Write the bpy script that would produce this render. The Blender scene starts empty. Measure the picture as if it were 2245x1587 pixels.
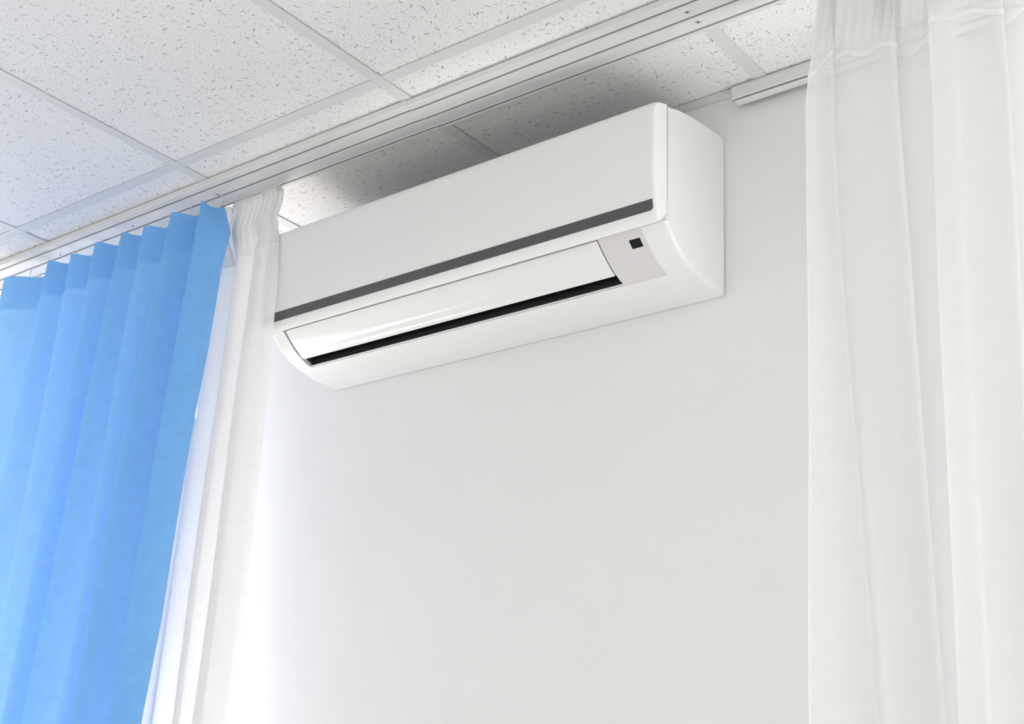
import bpy, bmesh, math, random
from mathutils import Matrix, Vector

random.seed(7)
sc = bpy.context.scene
COL = sc.collection
H = 2.75                                   # ceiling height
WALL = 0.404                               # inner face of the wall that carries the air conditioner

# ------------------------------------------------------------------ camera
cam_d = bpy.data.cameras.new('camera')
cam = bpy.data.objects.new('camera', cam_d)
COL.objects.link(cam)
cam_d.sensor_fit = 'HORIZONTAL'
cam_d.sensor_width = 36.0
cam_d.lens = 2924.8 / 2245 * 36.0
cam_d.clip_start = 0.02
right = Vector((0.78796996, 0.61342212, 0.05307207))
up = Vector((0.17825232, -0.30977718, 0.93395086))
fwd = Vector((-0.58934663, 0.726465, 0.35343903))
cam.matrix_world = Matrix(((right.x, up.x, -fwd.x, 1.58554), (right.y, up.y, -fwd.y, -1.51151),
                           (right.z, up.z, -fwd.z, H - 1.37024), (0, 0, 0, 1)))
sc.camera = cam

# ------------------------------------------------------------------ render look
sc.view_settings.view_transform = 'Standard'
sc.view_settings.look = 'None'
sc.view_settings.gamma = 1.0
sc.view_settings.use_curve_mapping = False
sc.view_settings.exposure = 0.05
sc.cycles.use_denoising = True
sc.cycles.max_bounces = 12
sc.cycles.use_adaptive_sampling = True
sc.cycles.adaptive_threshold = 0.025
sc.cycles.diffuse_bounces = 7
sc.cycles.glossy_bounces = 4
sc.cycles.transmission_bounces = 8
sc.cycles.transparent_max_bounces = 12
sc.cycles.sample_clamp_indirect = 6.0
sc.cycles.caustics_reflective = False
sc.cycles.caustics_refractive = False

# ------------------------------------------------------------------ daylight and added fill
world = bpy.data.worlds.new('world')
sc.world = world
world.use_nodes = True
bg = world.node_tree.nodes['Background']
bg.inputs['Color'].default_value = (0.90, 0.95, 1.0, 1)
bg.inputs['Strength'].default_value = 0.55


def area(name, loc, aim, sx, sy, power, col=(1, 1, 1), spread=180):
    d = bpy.data.lights.new(name, 'AREA')
    d.shape = 'RECTANGLE'
    d.size, d.size_y = sx, sy
    d.energy = power
    d.color = col
    d.spread = math.radians(spread)
    o = bpy.data.objects.new(name, d)
    COL.objects.link(o)
    o.location = loc
    o.rotation_euler = (Vector(aim) - Vector(loc)).to_track_quat('-Z', 'Y').to_euler()
    return o


# daylight arriving at the back-wall windows; front window and ceiling lamp added as unseen room fill
X0, X1 = -2.3, 3.7
FRONT = -4.4
WIN1 = (-2.20, -0.94, 0.55, 2.52)          # x0 x1 z0 z1
WIN2 = (-1.90, 0.10, 0.75, 2.45)           # y0 y1 z0 z1
FILL_WIN = (-0.6, 3.2, 0.80, 2.40)             # x0 x1 z0 z1, opening added for the front fill
WIN3 = (1.50, 2.90, 0.55, 2.52)            # x0 x1 z0 z1
area('daylight_window', (-1.5, WALL + 0.38, 1.35), (-1.35, 0, 1.95), 1.25, 1.7, 114, (1.0, 0.945, 0.885))
area('daylight_second_window', (2.16, WALL + 0.38, 1.40), (2.1, 0, 2.0), 1.4, 1.7, 130, (1.0, 0.985, 0.965))
area('front_fill_light', (1.3, FRONT - 0.36, 1.6), (1.0, 0, 1.2), 3.6, 1.5, 28, (1.0, 0.99, 0.97))  # unseen window light, added to fill the room from the front
area('ceiling_fill_lamp', (-1.5, -2.7, H - 0.004), (-1.5, -2.7, 0), 0.55, 0.55, 16.0, (1.0, 0.99, 0.97))  # unseen lamp added as fill, placed to light the blue curtain from front left


# ------------------------------------------------------------------ materials
def nt(name):
    m = bpy.data.materials.new(name)
    m.use_nodes = True
    t = m.node_tree
    return m, t, t.nodes['Principled BSDF'], t.nodes['Material Output']


def N(t, typ, **kw):
    n = t.nodes.new(typ)
    for k, v in kw.items():
        setattr(n, k, v)
    return n


def math_node(t, op, a, b=None, c=None):
    n = t.nodes.new('ShaderNodeMath')
    n.operation = op
    for i, v in enumerate((a, b, c)):
        if v is None:
            continue
        if isinstance(v, (int, float)):
            n.inputs[i].default_value = v
        else:
            t.links.new(v, n.inputs[i])
    return n.outputs[0]


def plain(name, col, rough=0.5, spec=0.5, metal=0.0, coat=0.0, bump=None, mottle=0.0):
    m, t, b, o = nt(name)
    b.inputs['Base Color'].default_value = (*col, 1)
    b.inputs['Roughness'].default_value = rough
    b.inputs['Specular IOR Level'].default_value = spec
    b.inputs['Metallic'].default_value = metal
    b.inputs['Coat Weight'].default_value = coat
    b.inputs['Coat Roughness'].default_value = 0.03
    tc = N(t, 'ShaderNodeTexCoord')
    if mottle:
        nz = N(t, 'ShaderNodeTexNoise')
        nz.inputs['Scale'].default_value = 3.0
        nz.inputs['Detail'].default_value = 5
        t.links.new(tc.outputs['Object'], nz.inputs['Vector'])
        mp = N(t, 'ShaderNodeMapRange')
        mp.inputs['From Min'].default_value = 0.3
        mp.inputs['From Max'].default_value = 0.7
        mp.inputs['To Min'].default_value = 1 - mottle
        mp.inputs['To Max'].default_value = 1
        t.links.new(nz.outputs['Fac'], mp.inputs['Value'])
        mx = N(t, 'ShaderNodeMix', data_type='RGBA', blend_type='MULTIPLY')
        mx.inputs['Factor'].default_value = 1
        mx.inputs['A'].default_value = (*col, 1)
        t.links.new(mp.outputs['Result'], mx.inputs['B'])
        t.links.new(mx.outputs['Result'], b.inputs['Base Color'])
    if bump:
        nz = N(t, 'ShaderNodeTexNoise')
        nz.inputs['Scale'].default_value = bump[0]
        nz.inputs['Detail'].default_value = 6
        t.links.new(tc.outputs['Object'], nz.inputs['Vector'])
        bp = N(t, 'ShaderNodeBump')
        bp.inputs['Strength'].default_value = bump[1]
        bp.inputs['Distance'].default_value = bump[2]
        t.links.new(nz.outputs['Fac'], bp.inputs['Height'])
        t.links.new(bp.outputs['Normal'], b.inputs['Normal'])
    return m


def tile_material():
    """mineral fibre board: worm-like fissures and pinholes, sunk into the face"""
    m, t, b, o = nt('mineral_fibre')
    tc = N(t, 'ShaderNodeTexCoord')
    oi = N(t, 'ShaderNodeObjectInfo')
    off = N(t, 'ShaderNodeVectorMath', operation='SCALE')
    off.inputs[0].default_value = (17.3, 9.1, 0)
    t.links.new(oi.outputs['Random'], off.inputs['Scale'])
    ad = N(t, 'ShaderNodeVectorMath', operation='ADD')
    t.links.new(tc.outputs['Object'], ad.inputs[0])
    t.links.new(off.outputs[0], ad.inputs[1])
    flat = N(t, 'ShaderNodeVectorMath', operation='MULTIPLY')
    flat.inputs[1].default_value = (1, 1, 0)
    t.links.new(ad.outputs[0], flat.inputs[0])
    P = flat.outputs[0]

    def worms(scale, ln, wd, keep, seed):
        sh = N(t, 'ShaderNodeVectorMath', operation='ADD')
        sh.inputs[1].default_value = (seed, seed * 0.37, 0)
        t.links.new(P, sh.inputs[0])
        v = N(t, 'ShaderNodeTexVoronoi', voronoi_dimensions='2D', feature='F1')
        v.inputs['Scale'].default_value = scale
        v.inputs['Randomness'].default_value = 0.9
        t.links.new(sh.outputs[0], v.inputs['Vector'])
        sb = N(t, 'ShaderNodeVectorMath', operation='SUBTRACT')
        t.links.new(sh.outputs[0], sb.inputs[0])
        t.links.new(v.outputs['Position'], sb.inputs[1])
        sx = N(t, 'ShaderNodeSeparateXYZ')
        t.links.new(sb.outputs[0], sx.inputs[0])
        rc = N(t, 'ShaderNodeSeparateColor')
        t.links.new(v.outputs['Color'], rc.inputs[0])
        r, g, bl = rc.outputs
        # marks lie mostly along the board with a wide scatter
        ang = math_node(t, 'ADD', math_node(t, 'MULTIPLY', math_node(t, 'SUBTRACT', r, 0.5), 2.6), 0.5)
        c = math_node(t, 'COSINE', ang)
        s = math_node(t, 'SINE', ang)
        u = math_node(t, 'ADD', math_node(t, 'MULTIPLY', sx.outputs[0], c), math_node(t, 'MULTIPLY', sx.outputs[1], s))
        w = math_node(t, 'SUBTRACT', math_node(t, 'MULTIPLY', sx.outputs[1], c), math_node(t, 'MULTIPLY', sx.outputs[0], s))
        # bend
        k = math_node(t, 'MULTIPLY', math_node(t, 'SUBTRACT', g, 0.5), 150.0)
        w2 = math_node(t, 'SUBTRACT', w, math_node(t, 'MULTIPLY', k, math_node(t, 'MULTIPLY', u, u)))
        wig = math_node(t, 'MULTIPLY', math_node(t, 'SINE', math_node(t, 'MULTIPLY', u, 620.0)), 0.0004)
        w2 = math_node(t, 'ADD', w2, wig)
        L = math_node(t, 'MULTIPLY', math_node(t, 'ADD', math_node(t, 'MULTIPLY', bl, 0.75), 0.35), ln)
        W = math_node(t, 'MULTIPLY', math_node(t, 'ADD', math_node(t, 'MULTIPLY', g, 0.7), 0.5), wd)
        e = math_node(t, 'ADD', math_node(t, 'POWER', math_node(t, 'ABSOLUTE', math_node(t, 'DIVIDE', u, L)), 2.0),
                      math_node(t, 'POWER', math_node(t, 'ABSOLUTE', math_node(t, 'DIVIDE', w2, W)), 2.0))
        mr = N(t, 'ShaderNodeMapRange', interpolation_type='SMOOTHSTEP')
        mr.inputs['From Min'].default_value = 1.25
        mr.inputs['From Max'].default_value = 0.55
        t.links.new(e, mr.inputs['Value'])
        kp = math_node(t, 'LESS_THAN', math_node(t, 'FRACT', math_node(t, 'MULTIPLY', math_node(t, 'ADD', r, g), 7.31)), keep)
        return math_node(t, 'MULTIPLY', mr.outputs['Result'], kp)

    a = worms(50, 0.0066, 0.00088, 0.40, 3.1)
    c = worms(120, 0.0012, 0.00085, 0.74, 8.7)
    d = worms(80, 0.0026, 0.00072, 0.34, 21.3)
    mk = math_node(t, 'MAXIMUM', a, math_node(t, 'MAXIMUM', math_node(t, 'MULTIPLY', c, 0.75), math_node(t, 'MULTIPLY', d, 0.75)))
    mx = N(t, 'ShaderNodeMix', data_type='RGBA')
    mx.inputs['A'].default_value = (0.86, 0.86, 0.85, 1)
    mx.inputs['B'].default_value = (0.20, 0.19, 0.185, 1)
    t.links.new(math_node(t, 'MULTIPLY', mk, 0.85), mx.inputs['Factor'])
    t.links.new(mx.outputs['Result'], b.inputs['Base Color'])
    b.inputs['Roughness'].default_value = 0.95
    b.inputs['Specular IOR Level'].default_value = 0.2
    nz = N(t, 'ShaderNodeTexNoise')
    nz.inputs['Scale'].default_value = 350
    t.links.new(P, nz.inputs['Vector'])
    hgt = math_node(t, 'SUBTRACT', math_node(t, 'MULTIPLY', nz.outputs['Fac'], 0.12), mk)
    bp = N(t, 'ShaderNodeBump')
    bp.inputs['Strength'].default_value = 0.8
    bp.inputs['Distance'].default_value = 0.0012
    t.links.new(hgt, bp.inputs['Height'])
    t.links.new(bp.outputs['Normal'], b.inputs['Normal'])
    return m


def cloth(name, front, through, clear, back_mix, weave=900, crinkle=0.0, fuzz=0.0, mottle=0.35):
    """woven cloth: reflects, lets light through diffusely, and (sheer weaves) has open gaps"""
    m, t, b, o = nt(name)
    t.nodes.remove(b)
    tc = N(t, 'ShaderNodeTexCoord')
    nz = N(t, 'ShaderNodeTexNoise')
    nz.inputs['Scale'].default_value = 45
    nz.inputs['Detail'].default_value = 8
    nz.inputs['Roughness'].default_value = 0.65
    t.links.new(tc.outputs['Object'], nz.inputs['Vector'])
    mp = N(t, 'ShaderNodeMapRange')
    mp.inputs['From Min'].default_value = 0.3
    mp.inputs['From Max'].default_value = 0.7
    mp.inputs['To Min'].default_value = 1 - 0.05 * mottle
    mp.inputs['To Max'].default_value = 1 + 0.025 * mottle
    t.links.new(nz.outputs['Fac'], mp.inputs['Value'])

    def tint(c):
        mx = N(t, 'ShaderNodeMix', data_type='RGBA', blend_type='MULTIPLY')
        mx.inputs['Factor'].default_value = 1
        mx.inputs['A'].default_value = (*c, 1)
        t.links.new(mp.outputs['Result'], mx.inputs['B'])
        return mx.outputs['Result']
    # fine weave + crosswise crinkle
    mpn = N(t, 'ShaderNodeMapping')
    mpn.inputs['Scale'].default_value = (0.35, 0.35, 1.9)
    t.links.new(tc.outputs['Object'], mpn.inputs['Vector'])
    cr = N(t, 'ShaderNodeTexNoise')
    cr.inputs['Scale'].default_value = 75
    cr.inputs['Detail'].default_value = 3
    t.links.new(mpn.outputs[0], cr.inputs['Vector'])
    wv = N(t, 'ShaderNodeTexNoise')
    wv.inputs['Scale'].default_value = weave
    t.links.new(tc.outputs['Object'], wv.inputs['Vector'])
    hh = math_node(t, 'ADD', math_node(t, 'MULTIPLY', cr.outputs['Fac'], crinkle), math_node(t, 'MULTIPLY', wv.outputs['Fac'], 0.10))
    bp = N(t, 'ShaderNodeBump')
    bp.inputs['Strength'].default_value = 0.5
    bp.inputs['Distance'].default_value = 0.002
    t.links.new(hh, bp.inputs['Height'])
    df = N(t, 'ShaderNodeBsdfDiffuse')
    tr = N(t, 'ShaderNodeBsdfTranslucent')
    t.links.new(tint(front), df.inputs['Color'])
    t.links.new(tint(through), tr.inputs['Color'])
    t.links.new(bp.outputs['Normal'], df.inputs['Normal'])
    t.links.new(bp.outputs['Normal'], tr.inputs['Normal'])
    ms = N(t, 'ShaderNodeMixShader')
    ms.inputs[0].default_value = back_mix
    t.links.new(df.outputs[0], ms.inputs[1])
    t.links.new(tr.outputs[0], ms.inputs[2])
    out = ms.outputs[0]
    if fuzz:                                      # brushed nap of the heavier cloth
        sn = N(t, 'ShaderNodeBsdfSheen')
        sn.inputs['Color'].default_value = (0.85, 0.93, 1.0, 1)
        sn.inputs['Roughness'].default_value = 0.45
        mf = N(t, 'ShaderNodeMixShader')
        mf.inputs[0].default_value = fuzz
        t.links.new(out, mf.inputs[1])
        t.links.new(sn.outputs[0], mf.inputs[2])
        out = mf.outputs[0]
    if clear:
        tp = N(t, 'ShaderNodeBsdfTransparent')
        m2 = N(t, 'ShaderNodeMixShader')
        m2.inputs[0].default_value = clear
        t.links.new(out, m2.inputs[1])
        t.links.new(tp.outputs[0], m2.inputs[2])
        out = m2.outputs[0]
    t.links.new(out, o.inputs['Surface'])
    return m


M = {}
M['wall'] = plain('wall_paint', (0.82, 0.82, 0.815), 0.85, 0.3, bump=(60, 0.15, 0.001), mottle=0.02)
M['floor'] = plain('floor_vinyl', (0.64, 0.63, 0.61), 0.5, bump=(20, 0.1, 0.001), mottle=0.1)
M['slab'] = plain('plenum_slab', (0.5, 0.5, 0.5), 0.9)
M['tile'] = tile_material()
M['bar'] = plain('white_steel', (0.74, 0.74, 0.735), 0.45, 0.4, mottle=0.03)
M['rail'] = plain('white_rail', (0.74, 0.74, 0.735), 0.32, 0.5, mottle=0.02)
M['plastic'] = plain('white_plastic', (0.82, 0.82, 0.815), 0.34, 0.5, mottle=0.01)
M['gloss'] = plain('glossy_white_plastic', (0.78, 0.78, 0.775), 0.12, 0.5, mottle=0.01)
M['shell'] = plain('white_shell_plastic', (0.765, 0.765, 0.76), 0.34, 0.5, mottle=0.01)
M['plate'] = plain('grey_sticker_film', (0.635, 0.625, 0.63), 0.22, 0.5)
M['stripe'] = plain('dark_glass_strip', (0.075, 0.078, 0.08), 0.06, 0.5)
M['black'] = plain('black_display', (0.010, 0.010, 0.009), 0.45, 0.12)
M['segment'] = plain('unlit_segment', (0.020, 0.0195, 0.018), 0.4, 0.3)
M['dark'] = plain('dark_plastic', (0.05, 0.051, 0.055), 0.40, 0.4)
M['deep'] = plain('black_plastic', (0.004, 0.004, 0.004), 0.7, 0.2)
M['steel'] = plain('zinc_screw', (0.72, 0.75, 0.80), 0.22, 0.5, metal=1.0)
M['recess'] = plain('screw_recess', (0.10, 0.11, 0.12), 0.5)
M['hook'] = plain('white_nylon', (0.80, 0.80, 0.80), 0.4)
M['frame'] = plain('white_window_frame', (0.8, 0.8, 0.8), 0.35)
M['blue'] = cloth('blue_cloth', (0.22, 0.53, 0.97), (0.46, 0.70, 0.97), 0.0, 0.21, 700, 0.25, 0.04, 1.0)
M['blue_band'] = cloth('blue_cloth_doubled', (0.205, 0.50, 0.92), (0.32, 0.60, 0.92), 0.5, 0.20, 700, 0.25, 0.04, 1.0)
M['sheer'] = cloth('white_voile', (0.86, 0.86, 0.86), (0.86, 0.862, 0.87), 0.17, 0.24, 1200, 0.6)
M['sheer_band'] = cloth('white_voile_doubled', (0.86, 0.86, 0.86), (0.87, 0.872, 0.88), 0.45, 0.40, 1200, 0.4)
M['tape'] = cloth('white_heading_tape', (0.97, 0.97, 0.97), (0.97, 0.97, 0.97), 0.05, 0.38, 1500, 0.2)
gm, gt, gb, go = nt('window_glass')
gt.nodes.remove(gb)
g_t = N(gt, 'ShaderNodeBsdfTransparent')
g_g = N(gt, 'ShaderNodeBsdfGlossy')
g_g.inputs['Roughness'].default_value = 0.02
g_m = N(gt, 'ShaderNodeMixShader')
g_m.inputs[0].default_value = 0.06
gt.links.new(g_t.outputs[0], g_m.inputs[1])
gt.links.new(g_g.outputs[0], g_m.inputs[2])
gt.links.new(g_m.outputs[0], go.inputs['Surface'])
M['glass'] = gm


# ------------------------------------------------------------------ mesh helpers
def link(name, bm, mat, parent=None, smooth=False, auto=None):
    me = bpy.data.meshes.new(name)
    bm.normal_update()
    bm.to_mesh(me)
    bm.free()
    me.materials.append(mat)
    if smooth:
        for p in me.polygons:
            p.use_smooth = True
        if auto:
            me.set_sharp_from_angle(angle=math.radians(auto))
    o = bpy.data.objects.new(name, me)
    COL.objects.link(o)
    if parent is not None:
        o.parent = parent
    return o


def weighted(o):
    m = o.modifiers.new('weighted_normal', 'WEIGHTED_NORMAL')
    m.keep_sharp = True
    m.weight = 80
    return o


def empty(name, loc, label=None, cat=None, group=None):
    o = bpy.data.objects.new(name, None)
    o.empty_display_size = 0.05
    COL.objects.link(o)
    o.location = loc
    if label:
        o['label'] = label
    if cat:
        o['category'] = cat
    if group:
        o['group'] = group
    return o


def structure(o):
    o['kind'] = 'structure'
    return o


def box(bm, x0, x1, y0, y1, z0, z1, bevel=0.0, seg=2):
    vs = [bm.verts.new((x, y, z)) for x in (x0, x1) for y in (y0, y1) for z in (z0, z1)]
    f = [(0, 1, 3, 2), (4, 6, 7, 5), (0, 4, 5, 1), (2, 3, 7, 6), (0, 2, 6, 4), (1, 5, 7, 3)]
    fs = [bm.faces.new([vs[i] for i in q]) for q in f]
    if bevel:
        es = list({e for fc in fs for e in fc.edges})
        bmesh.ops.bevel(bm, geom=es, offset=bevel, segments=seg, affect='EDGES', profile=0.5)


def extrude_x(bm, prof, xs, insets=None, weights=None, skip=None, caps=True, closed=True, fan=None):
    """loft a (y, z) outline along x; insets pull the outline in along its normals (rounded ends)"""
    n = len(prof)
    nor = []
    for i in range(n):
        a = Vector(prof[i - 1]) if (closed or i) else Vector(prof[0])
        c = Vector(prof[(i + 1) % n]) if (closed or i < n - 1) else Vector(prof[-1])
        d = (c - a)
        q = Vector((d.y, -d.x))
        nor.append(q.normalized() if q.length > 1e-9 else Vector((0, 0)))
    # make normals point outwards for a closed outline
    if closed:
        A = sum(prof[i][0] * prof[(i + 1) % n][1] - prof[(i + 1) % n][0] * prof[i][1] for i in range(n))
        if A < 0:
            nor = [-q for q in nor]
    rings = []
    for j, x in enumerate(xs):
        ins = insets[j] if insets else 0.0
        rings.append([bm.verts.new((x, p[0] - nor[i].x * ins * (weights[i] if weights else 1),
                                    p[1] - nor[i].y * ins * (weights[i] if weights else 1))) for i, p in enumerate(prof)])
    for j in range(len(xs) - 1):
        for i in range(n if closed else n - 1):
            if skip and skip(i, xs[j], xs[j + 1]):
                continue
            k = (i + 1) % n
            bm.faces.new((rings[j][i], rings[j][k], rings[j + 1][k], rings[j + 1][i]))
    if caps and closed and fan:                    # flat ends as fans about a given (y, z) point
        for ring, x in ((rings[0], xs[0]), (rings[-1], xs[-1])):
            c = bm.verts.new((x, *fan))
            for i in range(n):
                bm.faces.new((c, ring[i], ring[(i + 1) % n]))
    elif caps and closed:
        bm.faces.new(rings[0][::-1])
        bm.faces.new(rings[-1])
    bmesh.ops.recalc_face_normals(bm, faces=bm.faces)
    return rings


def lathe(bm, prof, cx, cy, seg=20):
    """prof: list of (r, z), axis vertical"""
    rings = []
    for r, z in prof:
        if r < 1e-6:
            rings.append([bm.verts.new((cx, cy, z))])
        else:
            rings.append([bm.verts.new((cx + r * math.cos(2 * math.pi * k / seg), cy + r * math.sin(2 * math.pi * k / seg), z)) for k in range(seg)])
    for a, b in zip(rings[:-1], rings[1:]):
        for k in range(seg):
            k2 = (k + 1) % seg
            if len(a) == 1 and len(b) > 1:
                bm.faces.new((a[0], b[k2], b[k]))
            elif len(b) == 1 and len(a) > 1:
                bm.faces.new((a[k], a[k2], b[0]))
            elif len(a) > 1:
                bm.faces.new((a[k], a[k2], b[k2], b[k]))
    bmesh.ops.recalc_face_normals(bm, faces=bm.faces)


def smoothstep(a, b, v):
    t = min(1.0, max(0.0, (v - a) / (b - a)))
    return t * t * (3 - 2 * t)


def interp(tab, v):
    """piecewise linear table [(key, value)] with rising keys"""
    if v <= tab[0][0]:
        return tab[0][1]
    for (a, x), (b, y) in zip(tab[:-1], tab[1:]):
        if v <= b:
            return x + (y - x) * (v - a) / (b - a)
    return tab[-1][1]


# ------------------------------------------------------------------ room shell
TH = 0.25


bm = bmesh.new()
xe = X0 - TH
for a, b, c, d in (WIN1, WIN3):
    box(bm, xe, a, WALL, WALL + TH, 0, H + 0.3)
    box(bm, a, b, WALL, WALL + TH, 0, c)
    box(bm, a, b, WALL, WALL + TH, d, H + 0.3)
    xe = b
box(bm, xe, X1 + TH, WALL, WALL + TH, 0, H + 0.3)
structure(link('wall_back', bm, M['wall']))
for nm, xa, xb, ya, yb in (('wall_left', X0 - TH, X0, FRONT, WALL),):
    bm = bmesh.new()
    box(bm, xa, xb, ya, yb, 0, H + 0.3)
    structure(link(nm, bm, M['wall']))
bm = bmesh.new()
box(bm, X0 - TH, FILL_WIN[0], FRONT - TH, FRONT, 0, H + 0.3)
box(bm, FILL_WIN[0], FILL_WIN[1], FRONT - TH, FRONT, 0, FILL_WIN[2])
box(bm, FILL_WIN[0], FILL_WIN[1], FRONT - TH, FRONT, FILL_WIN[3], H + 0.3)
box(bm, FILL_WIN[1], X1 + TH, FRONT - TH, FRONT, 0, H + 0.3)
structure(link('wall_front', bm, M['wall']))
for nm, xa, xb, w in (('wall_right', X1, X1 + TH, WIN2),):
    bm = bmesh.new()
    box(bm, xa, xb, FRONT, w[0], 0, H + 0.3)
    box(bm, xa, xb, w[1], WALL, 0, H + 0.3)
    box(bm, xa, xb, w[0], w[1], 0, w[2])
    box(bm, xa, xb, w[0], w[1], w[3], H + 0.3)
    structure(link(nm, bm, M['wall']))
bm = bmesh.new()
box(bm, X0, X1, FRONT, WALL, -0.1, 0)
structure(link('floor', bm, M['floor']))


def window(name, win, ya, yb, turned=False):
    x0, x1, z0, z1 = win
    root = structure(empty(name, (0, 0, 0)))

    def part(nm, bm, mat):
        if turned:                                # in a side wall: swap x and y
            for v in bm.verts:
                v.co.x, v.co.y = v.co.y, v.co.x
            bmesh.ops.recalc_face_normals(bm, faces=bm.faces)
        return link(nm, bm, mat, root)
    w = 0.06
    n = max(2, round((x1 - x0) / 0.75))
    bm = bmesh.new()
    box(bm, x0, x1, ya, yb, z0, z0 + w)
    box(bm, x0, x1, ya, yb, z1 - w, z1)
    box(bm, x0, x0 + w, ya, yb, z0 + w, z1 - w)
    box(bm, x1 - w, x1, ya, yb, z0 + w, z1 - w)
    part('window_frame', bm, M['frame'])
    step = (x1 - x0 - 2 * w) / n
    for k in range(n):
        if k:
            bm = bmesh.new()
            xm = x0 + w + k * step
            box(bm, xm - 0.03, xm + 0.03, ya, yb, z0 + w, z1 - w)
            part('mullion', bm, M['frame'])
        bm = bmesh.new()
        ym = (ya + yb) / 2
        xa = x0 + w + k * step + (0.03 if k else 0)
        xb = x0 + w + (k + 1) * step - (0.03 if k < n - 1 else 0)
        box(bm, xa, xb, ym - 0.003, ym + 0.003, z0 + w, z1 - w)
        part('pane', bm, M['glass'])


window('window_1', WIN1, WALL + 0.15, WALL + 0.21)
window('window_3', WIN3, WALL + 0.15, WALL + 0.21)
window('fill_window', FILL_WIN, FRONT - 0.21, FRONT - 0.15)  # added window out of view, lets the front fill in
window('window_2', WIN2, X1 + 0.15, X1 + 0.21, True)

# ------------------------------------------------------------------ suspended ceiling
bm = bmesh.new()
box(bm, X0, X1, FRONT, WALL, H + 0.12, H + 0.3)
ceiling = structure(link('ceiling', bm, M['slab']))

T = 0.6
HB = 0.0129                                   # half the width of a T-bar flange
ix0, ix1 = -4, 7                              # grid lines in x (every 0.6 m, x = 0 is a grid line)
jy0 = -8


def tile_mesh(w, d, name):
    """board face down, origin at the middle of its lower face; edge slightly eased"""
    bm = bmesh.new()
    box(bm, -w / 2, w / 2, -d / 2, d / 2, 0, 0.015)
    es = [e for e in bm.edges if abs(e.verts[0].co.z) < 1e-6 and abs(e.verts[1].co.z) < 1e-6]
    bmesh.ops.bevel(bm, geom=es, offset=0.0012, segments=1, affect='EDGES')
    me = bpy.data.meshes.new(name)
    bm.normal_update()
    bm.to_mesh(me)
    bm.free()
    me.materials.append(M['tile'])
    return me


full = tile_mesh(T - 0.006, T - 0.006, 'ceiling_tile')
CUT = WALL - 0.004
cut = tile_mesh(T - 0.006, CUT - 0.006, 'ceiling_tile_cut')
ZT = H + 0.0020
for j in range(jy0, 1):
    for i in range(ix0, ix1):
        o = bpy.data.objects.new('ceiling_tile', cut if j == 0 else full)
        COL.objects.link(o)
        o.parent = ceiling
        yc = CUT / 2 if j == 0 else (j + 0.5) * T
        o.location = ((i + 0.5) * T, yc, ZT + random.uniform(0, 0.0006))
        o.rotation_euler = (random.uniform(-.0006, .0006), random.uniform(-.0006, .0006), 0)

# runners (along y) and cross tees (along x)
bm = bmesh.new()
box(bm, -HB, HB, FRONT, WALL - 0.002, 0, 0.0008)
box(bm, -0.001, 0.001, FRONT, WALL - 0.002, 0.0008, 0.035)
run_me = None
for i in range(ix0, ix1 + 1):
    if run_me is None:
        o = link('ceiling_runner', bm, M['bar'], ceiling)
        run_me = o.data
    else:
        o = bpy.data.objects.new('ceiling_runner', run_me)
        COL.objects.link(o)
        o.parent = ceiling
    o.location = (i * T, 0, H)
bm = bmesh.new()
box(bm, HB + 0.0004, T - HB - 0.0004, -HB, HB, 0.0002, 0.0009)
box(bm, HB + 0.0004, T - HB - 0.0004, -0.001, 0.001, 0.0009, 0.030)
tee_me = None
for j in range(jy0 + 1, 1):
    for i in range(ix0, ix1):
        if tee_me is None:
            o = link('cross_tee', bm, M['bar'], ceiling)
            tee_me = o.data
        else:
            o = bpy.data.objects.new('cross_tee', tee_me)
            COL.objects.link(o)
            o.parent = ceiling
        o.location = (i * T, j * T, H)

# wall angle that carries the cut tiles
bm = bmesh.new()
extrude_x(bm, [(WALL - 0.0245, H - 0.0008), (WALL - 0.001, H - 0.0008), (WALL - 0.001, H + 0.022),
               (WALL - 0.0025, H + 0.022), (WALL - 0.0025, H + 0.0004), (WALL - 0.0245, H + 0.0004)], [X0, X1])
structure(link('trim_1', bm, M['bar']))

# ------------------------------------------------------------------ triple curtain rail on the ceiling
RB = 0.015                                     # height of the rail
SLOTS = (0.0925, 0.1297, 0.1662)
rail = empty('curtain_rail', (0, 0.127, H), 'long white three-slot curtain rail screwed under the tiled ceiling', 'curtain rail')


def rail_part(nm, bm, mat, smooth=False, auto=None):
    o = link(nm, bm, mat, rail, smooth, auto)
    o.location = -Vector(rail.location)
    return o


def rail_profile(dy):
    ya, yb = 0.0755, 0.1795
    p = [(ya, H - 0.0009), (ya, H - RB + 0.0015), (ya + 0.0015, H - RB)]
    for s in SLOTS:
        h = 0.0029
        p += [(s - h - 0.0026, H - RB), (s - h - 0.0022, H - RB - 0.0007), (s - h - 0.0006, H - RB - 0.0007), (s - h, H - RB),
              (s - h, H - 0.0125), (s - 0.0055, H - 0.0122), (s - 0.0055, H - 0.0035), (s + 0.0055, H - 0.0035), (s + 0.0055, H - 0.0122),
              (s + h, H - 0.0125), (s + h, H - RB + 0.0006), (s + h + 0.0006, H - RB), (s + h + 0.003, H - RB), (s + h + 0.0034, H - RB + 0.0004),
              (s + h + 0.0038, H - RB)]
    p += [(yb - 0.0052, H - RB), (yb - 0.0034, H - RB + 0.0006), (yb - 0.001, H - RB + 0.0022), (yb, H - RB + 0.005), (yb, H - 0.0009)]
    # the last slot's outer lip ends at the rail edge: keep the outline monotone there
    q = []
    for y, z in p:
        q.append((min(y, yb) + dy, z))
    return q


for k, (xa, xb, dy) in enumerate(((X0 + 0.01, 0.0, -0.0009), (0.0, X1 - 0.01, 0.0011))):
    bm = bmesh.new()
    extrude_x(bm, rail_profile(dy), [xa, xb])
    rail_part('rail_section', bm, M['rail'])


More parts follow.
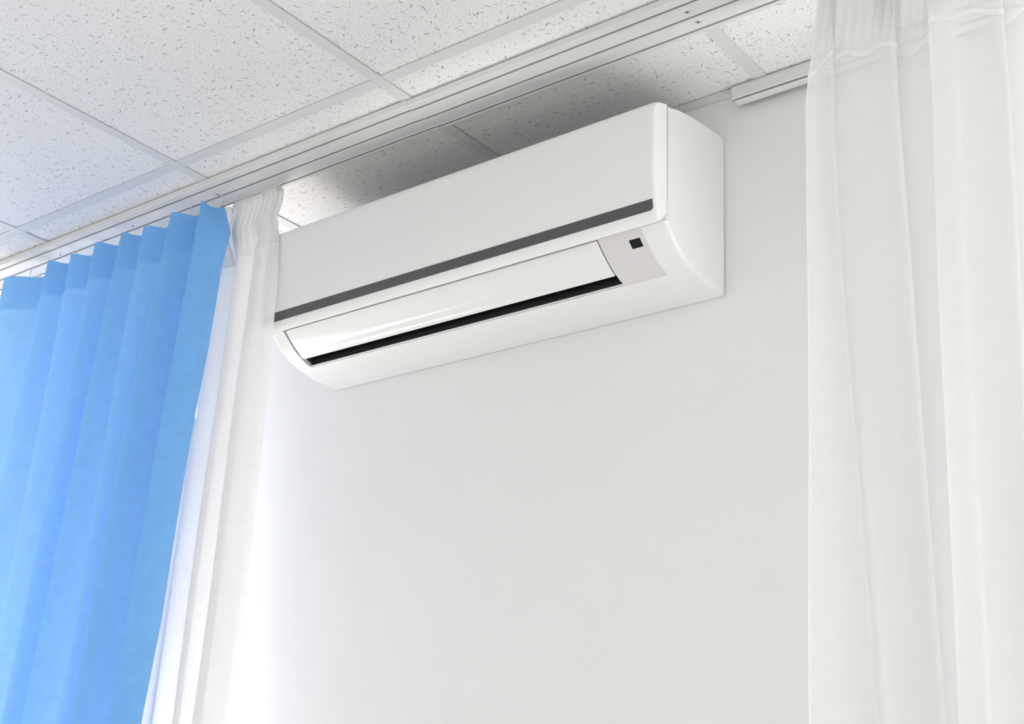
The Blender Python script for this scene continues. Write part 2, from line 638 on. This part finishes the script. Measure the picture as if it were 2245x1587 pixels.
def screw(x, y):
    z = H - RB
    bm = bmesh.new()
    lathe(bm, [(0, z - 0.0023), (0.0026, z - 0.0022), (0.0046, z - 0.0016), (0.0058, z - 0.0006), (0.0060, z + 0.0005)], x, y, 20)
    s = rail_part('screw', bm, M['steel'], True, 50)
    bm = bmesh.new()
    a = random.uniform(0, 1.5)
    for q in (a, a + math.pi / 2):
        c, sn = math.cos(q), math.sin(q)
        pts = [(-0.0030, -0.0006), (0.0030, -0.0006), (0.0030, 0.0006), (-0.0030, 0.0006)]
        lo = [bm.verts.new((x + u * c - v * sn, y + u * sn + v * c, z - 0.00245)) for u, v in pts]
        hi = [bm.verts.new((x + u * c - v * sn, y + u * sn + v * c, z - 0.001)) for u, v in pts]
        bm.faces.new(lo)
        bm.faces.new(hi[::-1])
        for i in range(4):
            bm.faces.new((lo[i], lo[(i + 1) % 4], hi[(i + 1) % 4], hi[i]))
    bmesh.ops.recalc_face_normals(bm, faces=bm.faces)
    link('screw_slot', bm, M['recess'], s)


for x, y in ((-0.6, 0.1185), (-1.19, 0.1185), (0.604, 0.1105), (0.605, 0.1455), (-1.8, 0.1185), (1.8, 0.1105), (1.8, 0.1455)):
    screw(x, y)
bm = bmesh.new()
lathe(bm, [(0, H - RB - 0.0002), (0.0026, H - RB - 0.0003), (0.0034, H - RB + 0.0004)], -0.901, 0.1165, 16)
rail_part('screw_hole', bm, M['recess'])

# ------------------------------------------------------------------ small one-slot track beside the wall, right of the air conditioner
track = empty('wall_track', (1.2, 0.38, H), 'short white one-slot curtain track under the ceiling beside the wall, right of air conditioner', 'curtain track')


def track_part(nm, bm, mat):
    o = link(nm, bm, mat, track)
    o.location = -Vector(track.location)
    return o


bm = bmesh.new()
tr_p = [(0.3745, H - 0.0010), (0.3735, H - 0.006), (0.3725, H - 0.0065), (0.3725, H - 0.0265), (0.3745, H - 0.0285), (0.386, H - 0.0285), (0.390, H - 0.0010)]
extrude_x(bm, tr_p, [0.539, 0.5405, 0.543, 2.6], [0.003, 0.0012, 0, 0])
track_part('track_body', bm, M['rail'])
bm = bmesh.new()
extrude_x(bm, [(0.3775, H - 0.0285), (0.3775, H - 0.0320), (0.386, H - 0.0320), (0.386, H - 0.0285)], [0.5475, 2.6])
track_part('track_slot', bm, M['recess'])
bm = bmesh.new()
extrude_x(bm, [(0.3748, H - 0.0316), (0.3748, H - 0.0345), (0.3765, H - 0.0360), (0.388, H - 0.0360), (0.389, H - 0.0316)], [0.5455, 0.547, 0.551, 2.6], [0.002, 0.0008, 0, 0])
track_part('track_lip', bm, M['rail'])

# ------------------------------------------------------------------ air conditioner
XR = 0.512
XL = -0.462
TILT = 0.0075 / 0.97
ACX = 0.025
AC0 = -0.405
ac = empty('air_conditioner', (ACX, WALL - 0.0012, H + AC0 + TILT * (ACX - XR)),
           'white wall-mounted split air conditioner with dark horizontal stripe and open black outlet', 'air conditioner')
ac.rotation_euler = (0, -TILT, 0)


def L(d, z):                                    # depth from the wall, height below the ceiling -> local (y, z)
    return (-d, z - AC0)


HX0, HX1 = -0.421 - ACX, 0.3736 - ACX           # outlet opening
low = [(.212, -.336), (.205, -.342), (.193, -.353), (.18, -.364), (.168, -.3735), (.15, -.3845), (.131, -.3925), (.1, -.400), (.07, -.404), (.04, -.405), (0, -.405)]


def on_low(d):
    return interp([(a, b) for a, b in low[::-1]], d)


def low_nrm(d):
    e = 0.004
    dz = on_low(min(.21, d + e)) - on_low(max(0, d - e))
    dd = min(.21, d + e) - max(0, d - e)
    v = Vector((dz, -dd))                       # (d, z) outward: towards the front and down
    return v.normalized() if v.y < 0 else -v.normalized()


def low_curve(d0, d1, n):
    return [(d0 + (d1 - d0) * k / (n - 1), on_low(d0 + (d1 - d0) * k / (n - 1))) for k in range(n)]


# casing outline (closed): bottom back -> bottom front -> front under the panel -> top -> back
D_TOP, D_LIP = 0.2035, 0.115
prof = [(0, -.4045)] + [(d, on_low(d)) for d in (.02, .04, .055, .07, .085, .1, D_LIP, .131, .14, .15, .16, .168, .18, .193, D_TOP)]
i_lip = prof.index((D_LIP, on_low(D_LIP)))
i_top = prof.index((D_TOP, on_low(D_TOP)))
prof += [(.2005, -.335), (.1985, -.328), (.1985, -.22), (.1985, -.130), (.197, -.1185), (.185, -.1145), (.168, -.1085), (.14, -.1018), (.092, -.0942), (.04, -.088), (.013, -.0868), (0, -.0873)]
wts = []
for d, z in prof:
    if z < -.33:
        wts.append(1.0)
    elif d > .19:
        wts.append(0.25)
    else:
        wts.append(0.28)
loc = [L(d, z) for d, z in prof]
r = 0.011
# at k=0 the outline is pulled in fully, at k=7 not at all
TH8 = [math.radians(16 + 74 * k / 7) for k in range(8)]
ins = [r * (1 - math.sin(a)) for a in TH8]
xs = [XL - ACX + r * (math.cos(TH8[0]) - math.cos(a)) for a in TH8]
mid_x = [HX0, -0.3, -0.15, 0.0, 0.15, 0.25, HX1]
xs2 = xs + mid_x + [XR - ACX - (x - (XL - ACX)) for x in xs[::-1]]
ins2 = ins + [0] * len(mid_x) + ins[::-1]
bm = bmesh.new()


def skip(i, xa, xb):
    return i_lip <= i < i_top and xa >= HX0 - 1e-6 and xb <= HX1 + 1e-6


extrude_x(bm, loc, xs2, ins2, wts, skip, fan=L(.10, -.25))
casing = link('casing', bm, M['shell'], ac, True, 22)

# rim of the outlet: short white lip running inwards all round the opening
edge_pts = low_curve(D_TOP, D_LIP, 12)


def inward(d, k):
    n = low_nrm(d)
    return (d - n.x * k, on_low(d) - n.y * k)


bm = bmesh.new()
ring0, ring1 = [], []
path = [(HX0, d) for d, z in edge_pts] + [(HX1, d) for d, z in edge_pts[::-1]]
for x, d in path:
    q0 = inward(d, 0)
    q1 = inward(d, 0.010)
    ring0.append(bm.verts.new((x, *L(*q0))))
    ring1.append(bm.verts.new((x, *L(*q1))))
n = len(path)
for i in range(n):
    k = (i + 1) % n
    bm.faces.new((ring0[i], ring0[k], ring1[k], ring1[i]))
link('outlet_rim', bm, M['shell'], ac)
# slim white bead along the lower lip
bm = bmesh.new()
b0 = inward(D_LIP + 0.0022, 0.0022)
bd = [(b0[0] + 0.0016 * math.cos(a), b0[1] + 0.0016 * math.sin(a)) for a in [2 * math.pi * k / 8 for k in range(8)]]
extrude_x(bm, [L(*p) for p in bd], [HX0, HX1])
link('outlet_bead', bm, M['plastic'], ac, True)
# dark scroll inside: lower guide runs up and back, black further in
bm = bmesh.new()
s0 = inward(D_LIP, 0.004)
cav = [s0, (0.112, -.378), (0.105, -.362), (0.094, -.340), (0.09, -.30), (0.15, -.285), (0.185, -.300), (0.192, -.330), inward(D_TOP - 0.004, 0.006)]
extrude_x(bm, [L(*p) for p in cav], [HX0 + 0.004, HX1 - 0.004], closed=False)
lft = [bm.verts.new((HX0 + 0.004, *L(*p))) for p in cav]
rgt = [bm.verts.new((HX1 - 0.004, *L(*p))) for p in cav]
bm.faces.new(lft)
bm.faces.new(rgt)
bmesh.ops.recalc_face_normals(bm, faces=bm.faces)
link('outlet_cavity', bm, M['dark'], ac)
bm = bmesh.new()
extrude_x(bm, [L(*p) for p in ((.108, -.350), (.182, -.340), (.182, -.334), (.108, -.344))], [HX0 + 0.03, HX1 - 0.035])
link('fan_drum', bm, M['deep'], ac)
vane_me = None
for k in range(14):
    x = HX0 + 0.055 + k * (HX1 - HX0 - 0.11) / 13
    if vane_me is None:
        bm = bmesh.new()
        extrude_x(bm, [L(*p) for p in ((.109, -.374), (.150, -.372), (.165, -.350), (.109, -.350))], [-0.0008, 0.0008])
        o = link('vane', bm, M['deep'], ac)
        vane_me = o.data
    else:
        o = bpy.data.objects.new('vane', vane_me)
        COL.objects.link(o)
        o.parent = ac
    o.location = (x, 0, 0)

# swing flap, slightly convex, standing just ahead of the opening
FX0, FX1 = -0.4152 - ACX, 0.3713 - ACX
outer, inner = [], []
NF = 22
for k in range(NF):
    s = k / (NF - 1)
    d = 0.2025 + (0.1425 - 0.2025) * s
    nn = low_nrm(d)
    bul = 0.0016 * math.sin(math.pi * min(1, s / 0.72)) * 0.6 + (0.0018 * math.sin(math.pi * (s - 0.66) / 0.34) if s > 0.66 else 0)
    o_ = 0.0006 + bul
    if k == 0 or k == NF - 1:
        o_ -= 0.0006
    outer.append((d + nn.x * o_, on_low(d) + nn.y * o_))
    inner.append((d - nn.x * 0.0028, on_low(d) - nn.y * 0.0028))
bm = bmesh.new()
fp = [L(*p) for p in outer + inner[::-1]]
extrude_x(bm, fp, [FX0, FX0 + 0.0006, FX0 + 0.0018, FX1 - 0.0018, FX1 - 0.0006, FX1], [0.0014, 0.0005, 0, 0, 0.0005, 0.0014])
fl = link('flap', bm, M['gloss'], ac, True, 45)
fl['label'] = 'glossy curved white flap'

# grey film and display at the right of the flap
bm = bmesh.new()
PX0, PX1 = 0.3744 - ACX, 0.4622 - ACX
pts = low_curve(0.2022, 0.1140, 18)
o_p = [(d + low_nrm(d).x * 0.0005, z + low_nrm(d).y * 0.0005) for d, z in pts]
i_p = [(d - low_nrm(d).x * 0.0006, z - low_nrm(d).y * 0.0006) for d, z in pts]
extrude_x(bm, [L(*p) for p in o_p + i_p[::-1]], [PX0, PX1])
pl = link('sensor_cover', bm, M['plate'], ac, True, 40)
pl['label'] = 'pale grey curved cover'
bm = bmesh.new()
DX0, DX1 = 0.4311 - ACX, 0.4528 - ACX
pts = low_curve(0.1914, 0.1785, 5)
o_p = [(d + low_nrm(d).x * 0.0009, z + low_nrm(d).y * 0.0009) for d, z in pts]
i_p = [(d, z) for d, z in pts]
extrude_x(bm, [L(*p) for p in o_p + i_p[::-1]], [DX0, DX1])
disp = link('display', bm, M['black'], ac)
disp['label'] = 'small black square display'
# two unlit figure-eight digits
bm = bmesh.new()


def dpt(u, v, h):                               # u, v in 0..1 over the display
    d = 0.1914 + (0.1785 - 0.1914) * v
    nn = low_nrm(d)
    return (DX0 + (DX1 - DX0) * u, *L(d + nn.x * h, on_low(d) + nn.y * h))


def seg(u0, u1, v0, v1):
    a = [bm.verts.new(dpt(u, v, 0.0010)) for u, v in ((u0, v0), (u1, v0), (u1, v1), (u0, v1))]
    c = [bm.verts.new(dpt(u, v, 0.0006)) for u, v in ((u0, v0), (u1, v0), (u1, v1), (u0, v1))]
    bm.faces.new(a)
    for i in range(4):
        bm.faces.new((a[i], c[i], c[(i + 1) % 4], a[(i + 1) % 4]))


for u in (0.24, 0.56):
    w_ = 0.20
    for v in (0.26, 0.47, 0.68):
        seg(u + 0.03, u + w_ - 0.03, v, v + 0.045)
    for v in (0.31, 0.52):
        seg(u, u + 0.035, v, v + 0.15)
        seg(u + w_ - 0.035, u + w_, v, v + 0.15)
bmesh.ops.recalc_face_normals(bm, faces=bm.faces)
sg = link('digits', bm, M['segment'], disp)
sg['label'] = 'unlit digits 88'

# front panel, rounded at its ends
pp = [(.2000, -.1172), (.212, -.1195), (.224, -.1228), (.2325, -.1265), (.2378, -.1315), (.2403, -.138), (.241, -.146), (.241, -.18), (.241, -.22), (.2395, -.26), (.237, -.29),
      (.2335, -.315), (.2298, -.336), (.2285, -.3405), (.2268, -.3445), (.2240, -.3490), (.2215, -.3512), (.2185, -.3505), (.210, -.340), (.2000, -.3290)]
pw = []
for d, z in pp:
    pw.append(interp([(.2, .25), (.212, .32), (.224, .5), (.2325, .75), (.2378, 1.0)], d) if z > -.2 else interp([(.2105, 0.0), (.2185, 0.3), (.2215, 0.65), (.224, 0.9), (.2268, 1.0)], d))
rp = 0.009
pins = [rp * 0.62 * (1 - math.sin(a)) for a in TH8]
pxs = [XL - ACX + rp * (math.cos(TH8[0]) - math.cos(a)) for a in TH8]
bm = bmesh.new()
extrude_x(bm, [L(*p) for p in pp], pxs + [-0.2, 0, 0.2] + [XR - ACX - (x - (XL - ACX)) for x in pxs[::-1]], pins + [0, 0, 0] + pins[::-1], pw, fan=L(.222, -.24))
panel = link('front_panel', bm, M['plastic'], ac, True, 22)
for o in (panel, casing):
    weighted(o)
# rounded edge of the casing showing as a rib along the seam, with the finger grip below it
for sx in (XR - ACX, XL - ACX):
    bm = bmesh.new()
    s = 1 if sx > 0 else -1
    rp_ = [(.1985, -.1195), (.1985, -.302), (.1945, -.302), (.1945, -.1195)]
    extrude_x(bm, [L(*p) for p in rp_], sorted([sx - s * 0.004, sx + s * 0.0006]))
    link('seam_rib', bm, M['shell'], ac)
    bm = bmesh.new()
    box(bm, min(sx - s * 0.01, sx + s * 0.0012), max(sx - s * 0.01, sx + s * 0.0012), -0.1995, -0.1890, -.3300 - AC0, -.3050 - AC0)
    link('finger_grip', bm, M['shell'], ac)
# unseen intake grille, added dark to cut light bounced up to the ceiling
bm = bmesh.new()
gp = [(.030, -.0872), (.060, -.0897), (.092, -.0935), (.120, -.0976), (.150, -.1033), (.170, -.1083)]
extrude_x(bm, [L(a, b + .0008) for a, b in gp] + [L(a, b - .004) for a, b in gp[::-1]], [-0.45, 0.45])
grille = link('added_intake_grille', bm, M['dark'], ac)
bm = bmesh.new()
for k in range(30):
    x = -0.435 + k * 0.03
    extrude_x(bm, [L(a, b + .0035) for a, b in gp] + [L(a, b) for a, b in gp[::-1]], [x - 0.0012, x + 0.0012])
bars = link('grille_bars', bm, M['shell'], grille)
bars['kind'] = 'stuff'
# dark stripe set into the panel
face = [(a, b) for a, b in pp if -.345 < b < -.14 and a > .222]


def on_face(z):
    return interp(sorted((b, a) for a, b in face), z)


bm = bmesh.new()
SX0, SX1 = XL - ACX + 0.008, 0.5050 - ACX
ZS0, ZS1 = -.3137, -.3330
rows = 6
rs = 0.005
outl = []
# outline with rounded lower corners, as columns in x
cols = [(SX0, 0.0), (SX0 + rs * 0.3, 0.55), (SX0 + rs, 1.0)] + [(SX0 + rs + (SX1 - SX0 - 2 * rs) * k / 8, 1.0) for k in range(1, 8)] + \
       [(SX1 - rs, 1.0), (SX1 - rs * 0.3, 0.55), (SX1 - 0.0001, 0.0)]
gr = []
for x, f in cols:
    zb = ZS1 + rs * (1 - f)
    gr.append([bm.verts.new((x, *L(on_face(ZS0 + (zb - ZS0) * k / rows) + 0.0005, ZS0 + (zb - ZS0) * k / rows))) for k in range(rows + 1)])
for a, b in zip(gr[:-1], gr[1:]):
    for k in range(rows):
        bm.faces.new((a[k], a[k + 1], b[k + 1], b[k]))
ext = bmesh.ops.extrude_face_region(bm, geom=list(bm.faces))
bmesh.ops.translate(bm, verts=[v for v in ext['geom'] if isinstance(v, bmesh.types.BMVert)], vec=(0, 0.0012, 0))
bmesh.ops.recalc_face_normals(bm, faces=bm.faces)
st = link('stripe', bm, M['stripe'], ac, True, 40)
st['label'] = 'dark grey glossy stripe'


# ------------------------------------------------------------------ curtains
def catmull(pts, per):
    out = []
    n = len(pts)
    for i in range(n - 1):
        p0, p1, p2, p3 = pts[max(0, i - 1)], pts[i], pts[i + 1], pts[min(n - 1, i + 2)]
        for k in range(per):
            t = k / per
            q = []
            for c in (0, 1):
                a, b, cc, d = p0[c], p1[c], p2[c], p3[c]
                q.append(0.5 * (2 * b + (cc - a) * t + (2 * a - 5 * b + 4 * cc - d) * t * t + (3 * b - a - 3 * cc + d) * t ** 3))
            out.append(tuple(q))
    out.append(pts[-1])
    return out


def sheet(name, path_at, zs, mat, root, thick=0.0):
    """cloth surface: path_at(z) gives the (x, y) line at height z (below the ceiling)"""
    bm = bmesh.new()
    rows = []
    for z in zs:
        rows.append([bm.verts.new((x - root.location.x, y - root.location.y, H + zz - root.location.z)) for x, y, zz in path_at(z)])
    for a, b in zip(rows[:-1], rows[1:]):
        for k in range(len(a) - 1):
            bm.faces.new((a[k], a[k + 1], b[k + 1], b[k]))
    return link(name, bm, mat, root, True)


def zlevels(a, b, dense):
    out = []
    z = a
    while z > b + 1e-6:
        out.append(z)
        z -= 0.006 if z > dense else (0.03 if z > -1.3 else 0.12)
    out.append(b)
    return out


BOT = -(H - 0.02)

# ---- blue curtain, hanging in the middle slot
# (x at the heading, x at z=-1.15, front y, depth of the valley that follows)
PEAKS = [(-1.380, -1.376, 0.088, 0.068), (-1.185, -1.218, 0.086, 0.040), (-1.107, -1.115, 0.096, 0.060), (-0.997, -1.023, 0.086, 0.070), (-0.895, -0.952, 0.086, 0.036), (-0.826, -0.844, 0.096, 0.060), (-0.712, -0.784, 0.084, 0.078), (-0.606, -0.644, 0.082, 0.046), (-0.504, -0.555, 0.099, 0.000)]


def blue_path(z, dy=0.0, z_off=0.0):
    f = min(1.0, max(0.0, (-z - 0.05) / 1.1)) ** 0.8
    end = 1.5855 - 1.0150 * (1.5855 - interp([(-2.8, -.60), (-1.155, -.575), (-.97, -.557), (-.728, -.553), (-.515, -.545), (-.386, -.536), (-.207, -.531), (-.127, -.519), (-.10, -.530), (-.05, -.556), (0, -.562)], z - 0.008))
    hd = smoothstep(-0.26, -0.13, z)              # the heading tape keeps the pleats shallower
    out = []
    m = 30
    for i in range(len(PEAKS) - 1):
        a, b = PEAKS[i], PEAKS[i + 1]
        xa = a[0] + (a[1] - a[0]) * f
        xb = b[0] + (b[1] - b[0]) * f
        last = i == len(PEAKS) - 2
        if last:
            xb = end
        for k in range(m + (1 if last else 0)):
            t = k / m
            x = xa + (xb - xa) * t
            if last:
                y = a[2] + a[3] * (0.5 - 0.5 * math.cos(math.pi * min(1, t * 1.06)))
            else:
                w = 0.5 * (t / 0.74) ** 1.15 if t < 0.74 else 0.5 + 0.5 * (t - 0.74) / 0.26
                fr = a[2] + (b[2] - a[2]) * t
                y = fr + a[3] * (1 - 0.28 * hd) * (0.5 - 0.5 * math.cos(2 * math.pi * w))
            # slow random drift of the cloth
            y += 0.003 * math.sin(9 * x + 3.1 * z) * smoothstep(0, -0.5, z)
            # stitched seam pinches the heading
            y += 0.0022 * math.exp(-((z + 0.140 + 0.004 * math.sin(30 * x)) / 0.006) ** 2)
            # gliders hold the top back, cloth sags between them
            top = smoothstep(-0.095, -0.042, z)
            out.append((x, y + dy, z - 0.008 * top * (0.5 - 0.5 * math.cos(2 * math.pi * t)) + z_off))
    return out


blue = empty('blue_curtain', (-0.96, 0.13, 0.02), 'bright blue pleated curtain hanging from the middle slot of the rail', 'curtain')
sheet('fabric', blue_path, zlevels(-0.045, BOT, -0.17), M['blue'], blue)
sheet('heading_band', lambda z: blue_path(z, 0.0016), zlevels(-0.047, -0.139, -0.2), M['blue_band'], blue)


def hook(root, x, y, zt, mat='hook', zl=-0.052):
    bm = bmesh.new()
    box(bm, -0.0045, 0.0045, -0.0019, 0.0019, -0.0118, -0.0100)
    box(bm, -0.0012, 0.0012, -0.0012, 0.0012, -0.020, -0.0118)
    box(bm, -0.0042, 0.0042, -0.0014, 0.0014, -0.028, -0.020, 0.0008, 1)
    box(bm, -0.0012, 0.0012, -0.0008, 0.0008, zl, -0.028)
    o = link('curtain_hook', bm, M[mat], root)
    o.location = Vector((x, y, H)) - Vector(root.location)


for x in (-0.601, -0.631, -0.706, -0.781, -0.858, -0.950, -1.035, -1.14, -1.245, -1.335):
    hook(blue, x, 0.1297, -0.03)

# ---- white sheer behind it, in the slot nearest the wall
LEFT_END = [(-2.8, -.375), (-1.152, -.386), (-.872, -.395), (-.689, -.401), (-.49, -.404), (-.338, -.411), (-.233, -.417), (-.145, -.429), (-.092, -.444), (-.06, -.434), (-.035, -.432), (-.015, -.445)]


def left_sheer_ctrl(z):
    e = interp(LEFT_END, z)
    e2 = e + .009
    low_ = [(e2, .156), (e2 - .010, .148), (e2 - .028, .143), (-.447 + (e2 + .40) * .3, .136), (-.462, .133), (-.470, .138), (-.468, .150), (-.478, .164), (-.500, .165), (-.520, .157), (-.540, .151), (-.552, .155), (-.550, .168), (-.566, .180), (-.590, .181)]
    top_ = [(e, 0.162), (e - .012, 0.158), (e - .024, 0.160), (e - .036, 0.159), (e - .048, 0.159), (e - .060, 0.159), (e - .072, 0.160), (e - .084, 0.160), (e - .096, 0.160), (e - .108, 0.160), (e - .120, 0.160), (e - .132, 0.160), (e - .146, 0.162), (e - .158, .17), (-.605, .172)]
    f = smoothstep(-0.055, -0.20, z)
    c = [(a[0] + (b[0] - a[0]) * f, a[1] + (b[1] - a[1]) * f) for a, b in zip(top_, low_)]
    x = -.63
    k = 0
    while x > -1.95:
        c.append((x, .168 + .013 * f + (.006 + .002 * f) * (1 if k % 2 else -1)))
        x -= 0.034 + 0.006 * math.sin(k * 1.7)
        k += 1
    return c


def sheer_path(ctrl, per, z, dy=0.0, amp=0.0042, pitch=0.016, pinch=-0.09):
    pts = catmull(ctrl(z), per)
    g = smoothstep(-0.19, -0.10, z)
    out = []
    s = 0.0
    prev = None
    for i, (x, y) in enumerate(pts):
        if prev is not None:
            s += abs(x - prev)
        prev = x
        ph = 2 * math.pi * s / pitch + 1.2 * math.sin(s * 41) + 0.15 * math.sin(z * 20 + s * 17)
        rp_ = amp * g * math.sin(ph)
        ruff = smoothstep(-0.06, -0.02, z)
        zz = z - 0.002 + 0.0022 * ruff * math.sin(ph) + 0.001 * ruff * math.sin(s * 63)
        wob = 0.0022 * math.sin(7 * z + s * 23) * smoothstep(-0.15, -0.5, z)
        out.append((x, y + rp_ + wob + dy, zz))
    return out


def off(path_at, k):
    """the same cloth line moved k sideways along its own normal (a second layer)"""
    def pa(z):
        p = path_at(z)
        n = len(p)
        out = []
        for i, (x, y, zz) in enumerate(p):
            a, b = p[max(0, i - 1)], p[min(n - 1, i + 1)]
            t = Vector((b[0] - a[0], b[1] - a[1]))
            t = t.normalized() if t.length > 1e-9 else Vector((1, 0))
            out.append((x - t.y * k, y + t.x * k, zz))
        return out
    return pa


def hem_strip(name, path_at, root, z0, z1, mat, k0=0.0, k1=1.0, lift=None):
    def pa(z):
        p = path_at(z)
        n = len(p)
        p = p[int(n * k0):max(int(n * k0) + 3, int(n * k1))]
        if lift:
            p = [(x, y, zz + lift(x)) for x, y, zz in p]
        return p
    return sheet(name, pa, [z0 + (z1 - z0) * k / 3 for k in range(4)], mat, root)


sheer_l = empty('sheer_curtain', (-1.15, 0.166, 0.02), 'white sheer curtain behind the blue curtain, its gathered end beside the air conditioner', 'curtain')
lp = lambda z: sheer_path(left_sheer_ctrl, 8, z)
sheet('fabric', lp, zlevels(-0.017, BOT, -0.20), M['sheer'], sheer_l)
sheet('heading_band', off(lp, -0.0012), zlevels(-0.0205, -0.166, -0.2), M['sheer_band'], sheer_l)
hem_strip('hem_seam', off(lp, 0.0008), sheer_l, -0.163, -0.1675, M['tape'])
# narrow turned edge at its free end
hem_strip('edge_hem', off(lp, 0.0006), sheer_l, -0.022, -0.032, M['sheer_band'], 0.0, 0.02)

# ---- white sheer on the right, nearer the camera
RIGHT_END = [(-2.8, .745), (-1.176, .766), (-.6, .779), (-.23, .786), (-.182, .791), (-.104, .803), (-.072, .810), (-.02, .818)]


def right_sheer_ctrl(z):
    e = interp(RIGHT_END, z)
    b = interp([(-1.2, .872), (-.6, .848), (-.3, .842), (0, .845)], z)
    a = interp([(-1.2, .955), (-.6, .946), (-.3, .940), (0, .942)], z)
    d = interp([(-1.2, .977), (-.65, .986), (-.3, .996), (0, 1.0)], z)
    g = interp([(-1.2, 1.07), (-.65, 1.09), (-.3, 1.10), (0, 1.10)], z)
    c = [(e, .172), (e + .004, .162), (e + .018, .156), ((e + b) / 2, .150), (b - .008, .143), (b, .1405), (b + .002, .147), (b - .006, .154), (b + .006, .159), (b + .026, .152), (a - .035, .146), (a - .012, .1425),
         (a, .142), (a + .004, .148), (a - .012, .157), (a - .030, .164), (a - .024, .172), (a, .174), ((a + d) / 2, .1745), (d + .012, .174), (d + .030, .170), (d + .026, .162), (d + .008, .156), (d - .002, .149), (d + .004, .1435), (d + .024, .142), ((d + g) / 2, .145), (g - .022, .143), (g, .141),
         (g + .004, .148), (g - .014, .158), (g - .016, .168), (g + .012, .172), (g + .05, .166), (g + .075, .152), (g + .10, .146), (g + .15, .146), (g + .16, .152), (g + .14, .164), (g + .17, .172), (g + .22, .166), (g + .27, .15), (g + .33, .146), (g + .38, .165), (g + .45, .17), (g + .50, .15), (g + .58, .15)]
    f = smoothstep(-0.02, -0.20, z)
    out = []
    for x, y in c:
        out.append((x, .160 + (y - .160) * (0.35 + 0.65 * f)))
    return out


sheer_r = empty('sheer_curtain', (1.23, 0.160, 0.02), 'white sheer curtain at the right, hanging in overlapping folds in front of the bare wall', 'curtain')
rp2 = lambda z, dy=0.0: sheer_path(right_sheer_ctrl, 9, z, dy, 0.0048, 0.017)
sheet('fabric', rp2, zlevels(-0.023, BOT, -0.24), M['sheer'], sheer_r)
lift_r = lambda x: 0.009 * math.sin(38 * x + 0.6) + 0.005 * math.sin(90 * x)
hem_strip('hem_seam', off(rp2, -0.0009), sheer_r, -0.174, -0.183, M['tape'], lift=lift_r)
for root, y, xs_ in ((sheer_l, 0.1662, [-0.45 - 0.05 * k for k in range(26)]), (sheer_r, 0.1662, [0.83 + 0.06 * k for k in range(8)])):
    for x in xs_:
        hook(root, x, y, -0.02, 'hook', -0.040 if root is sheer_l else -0.034)
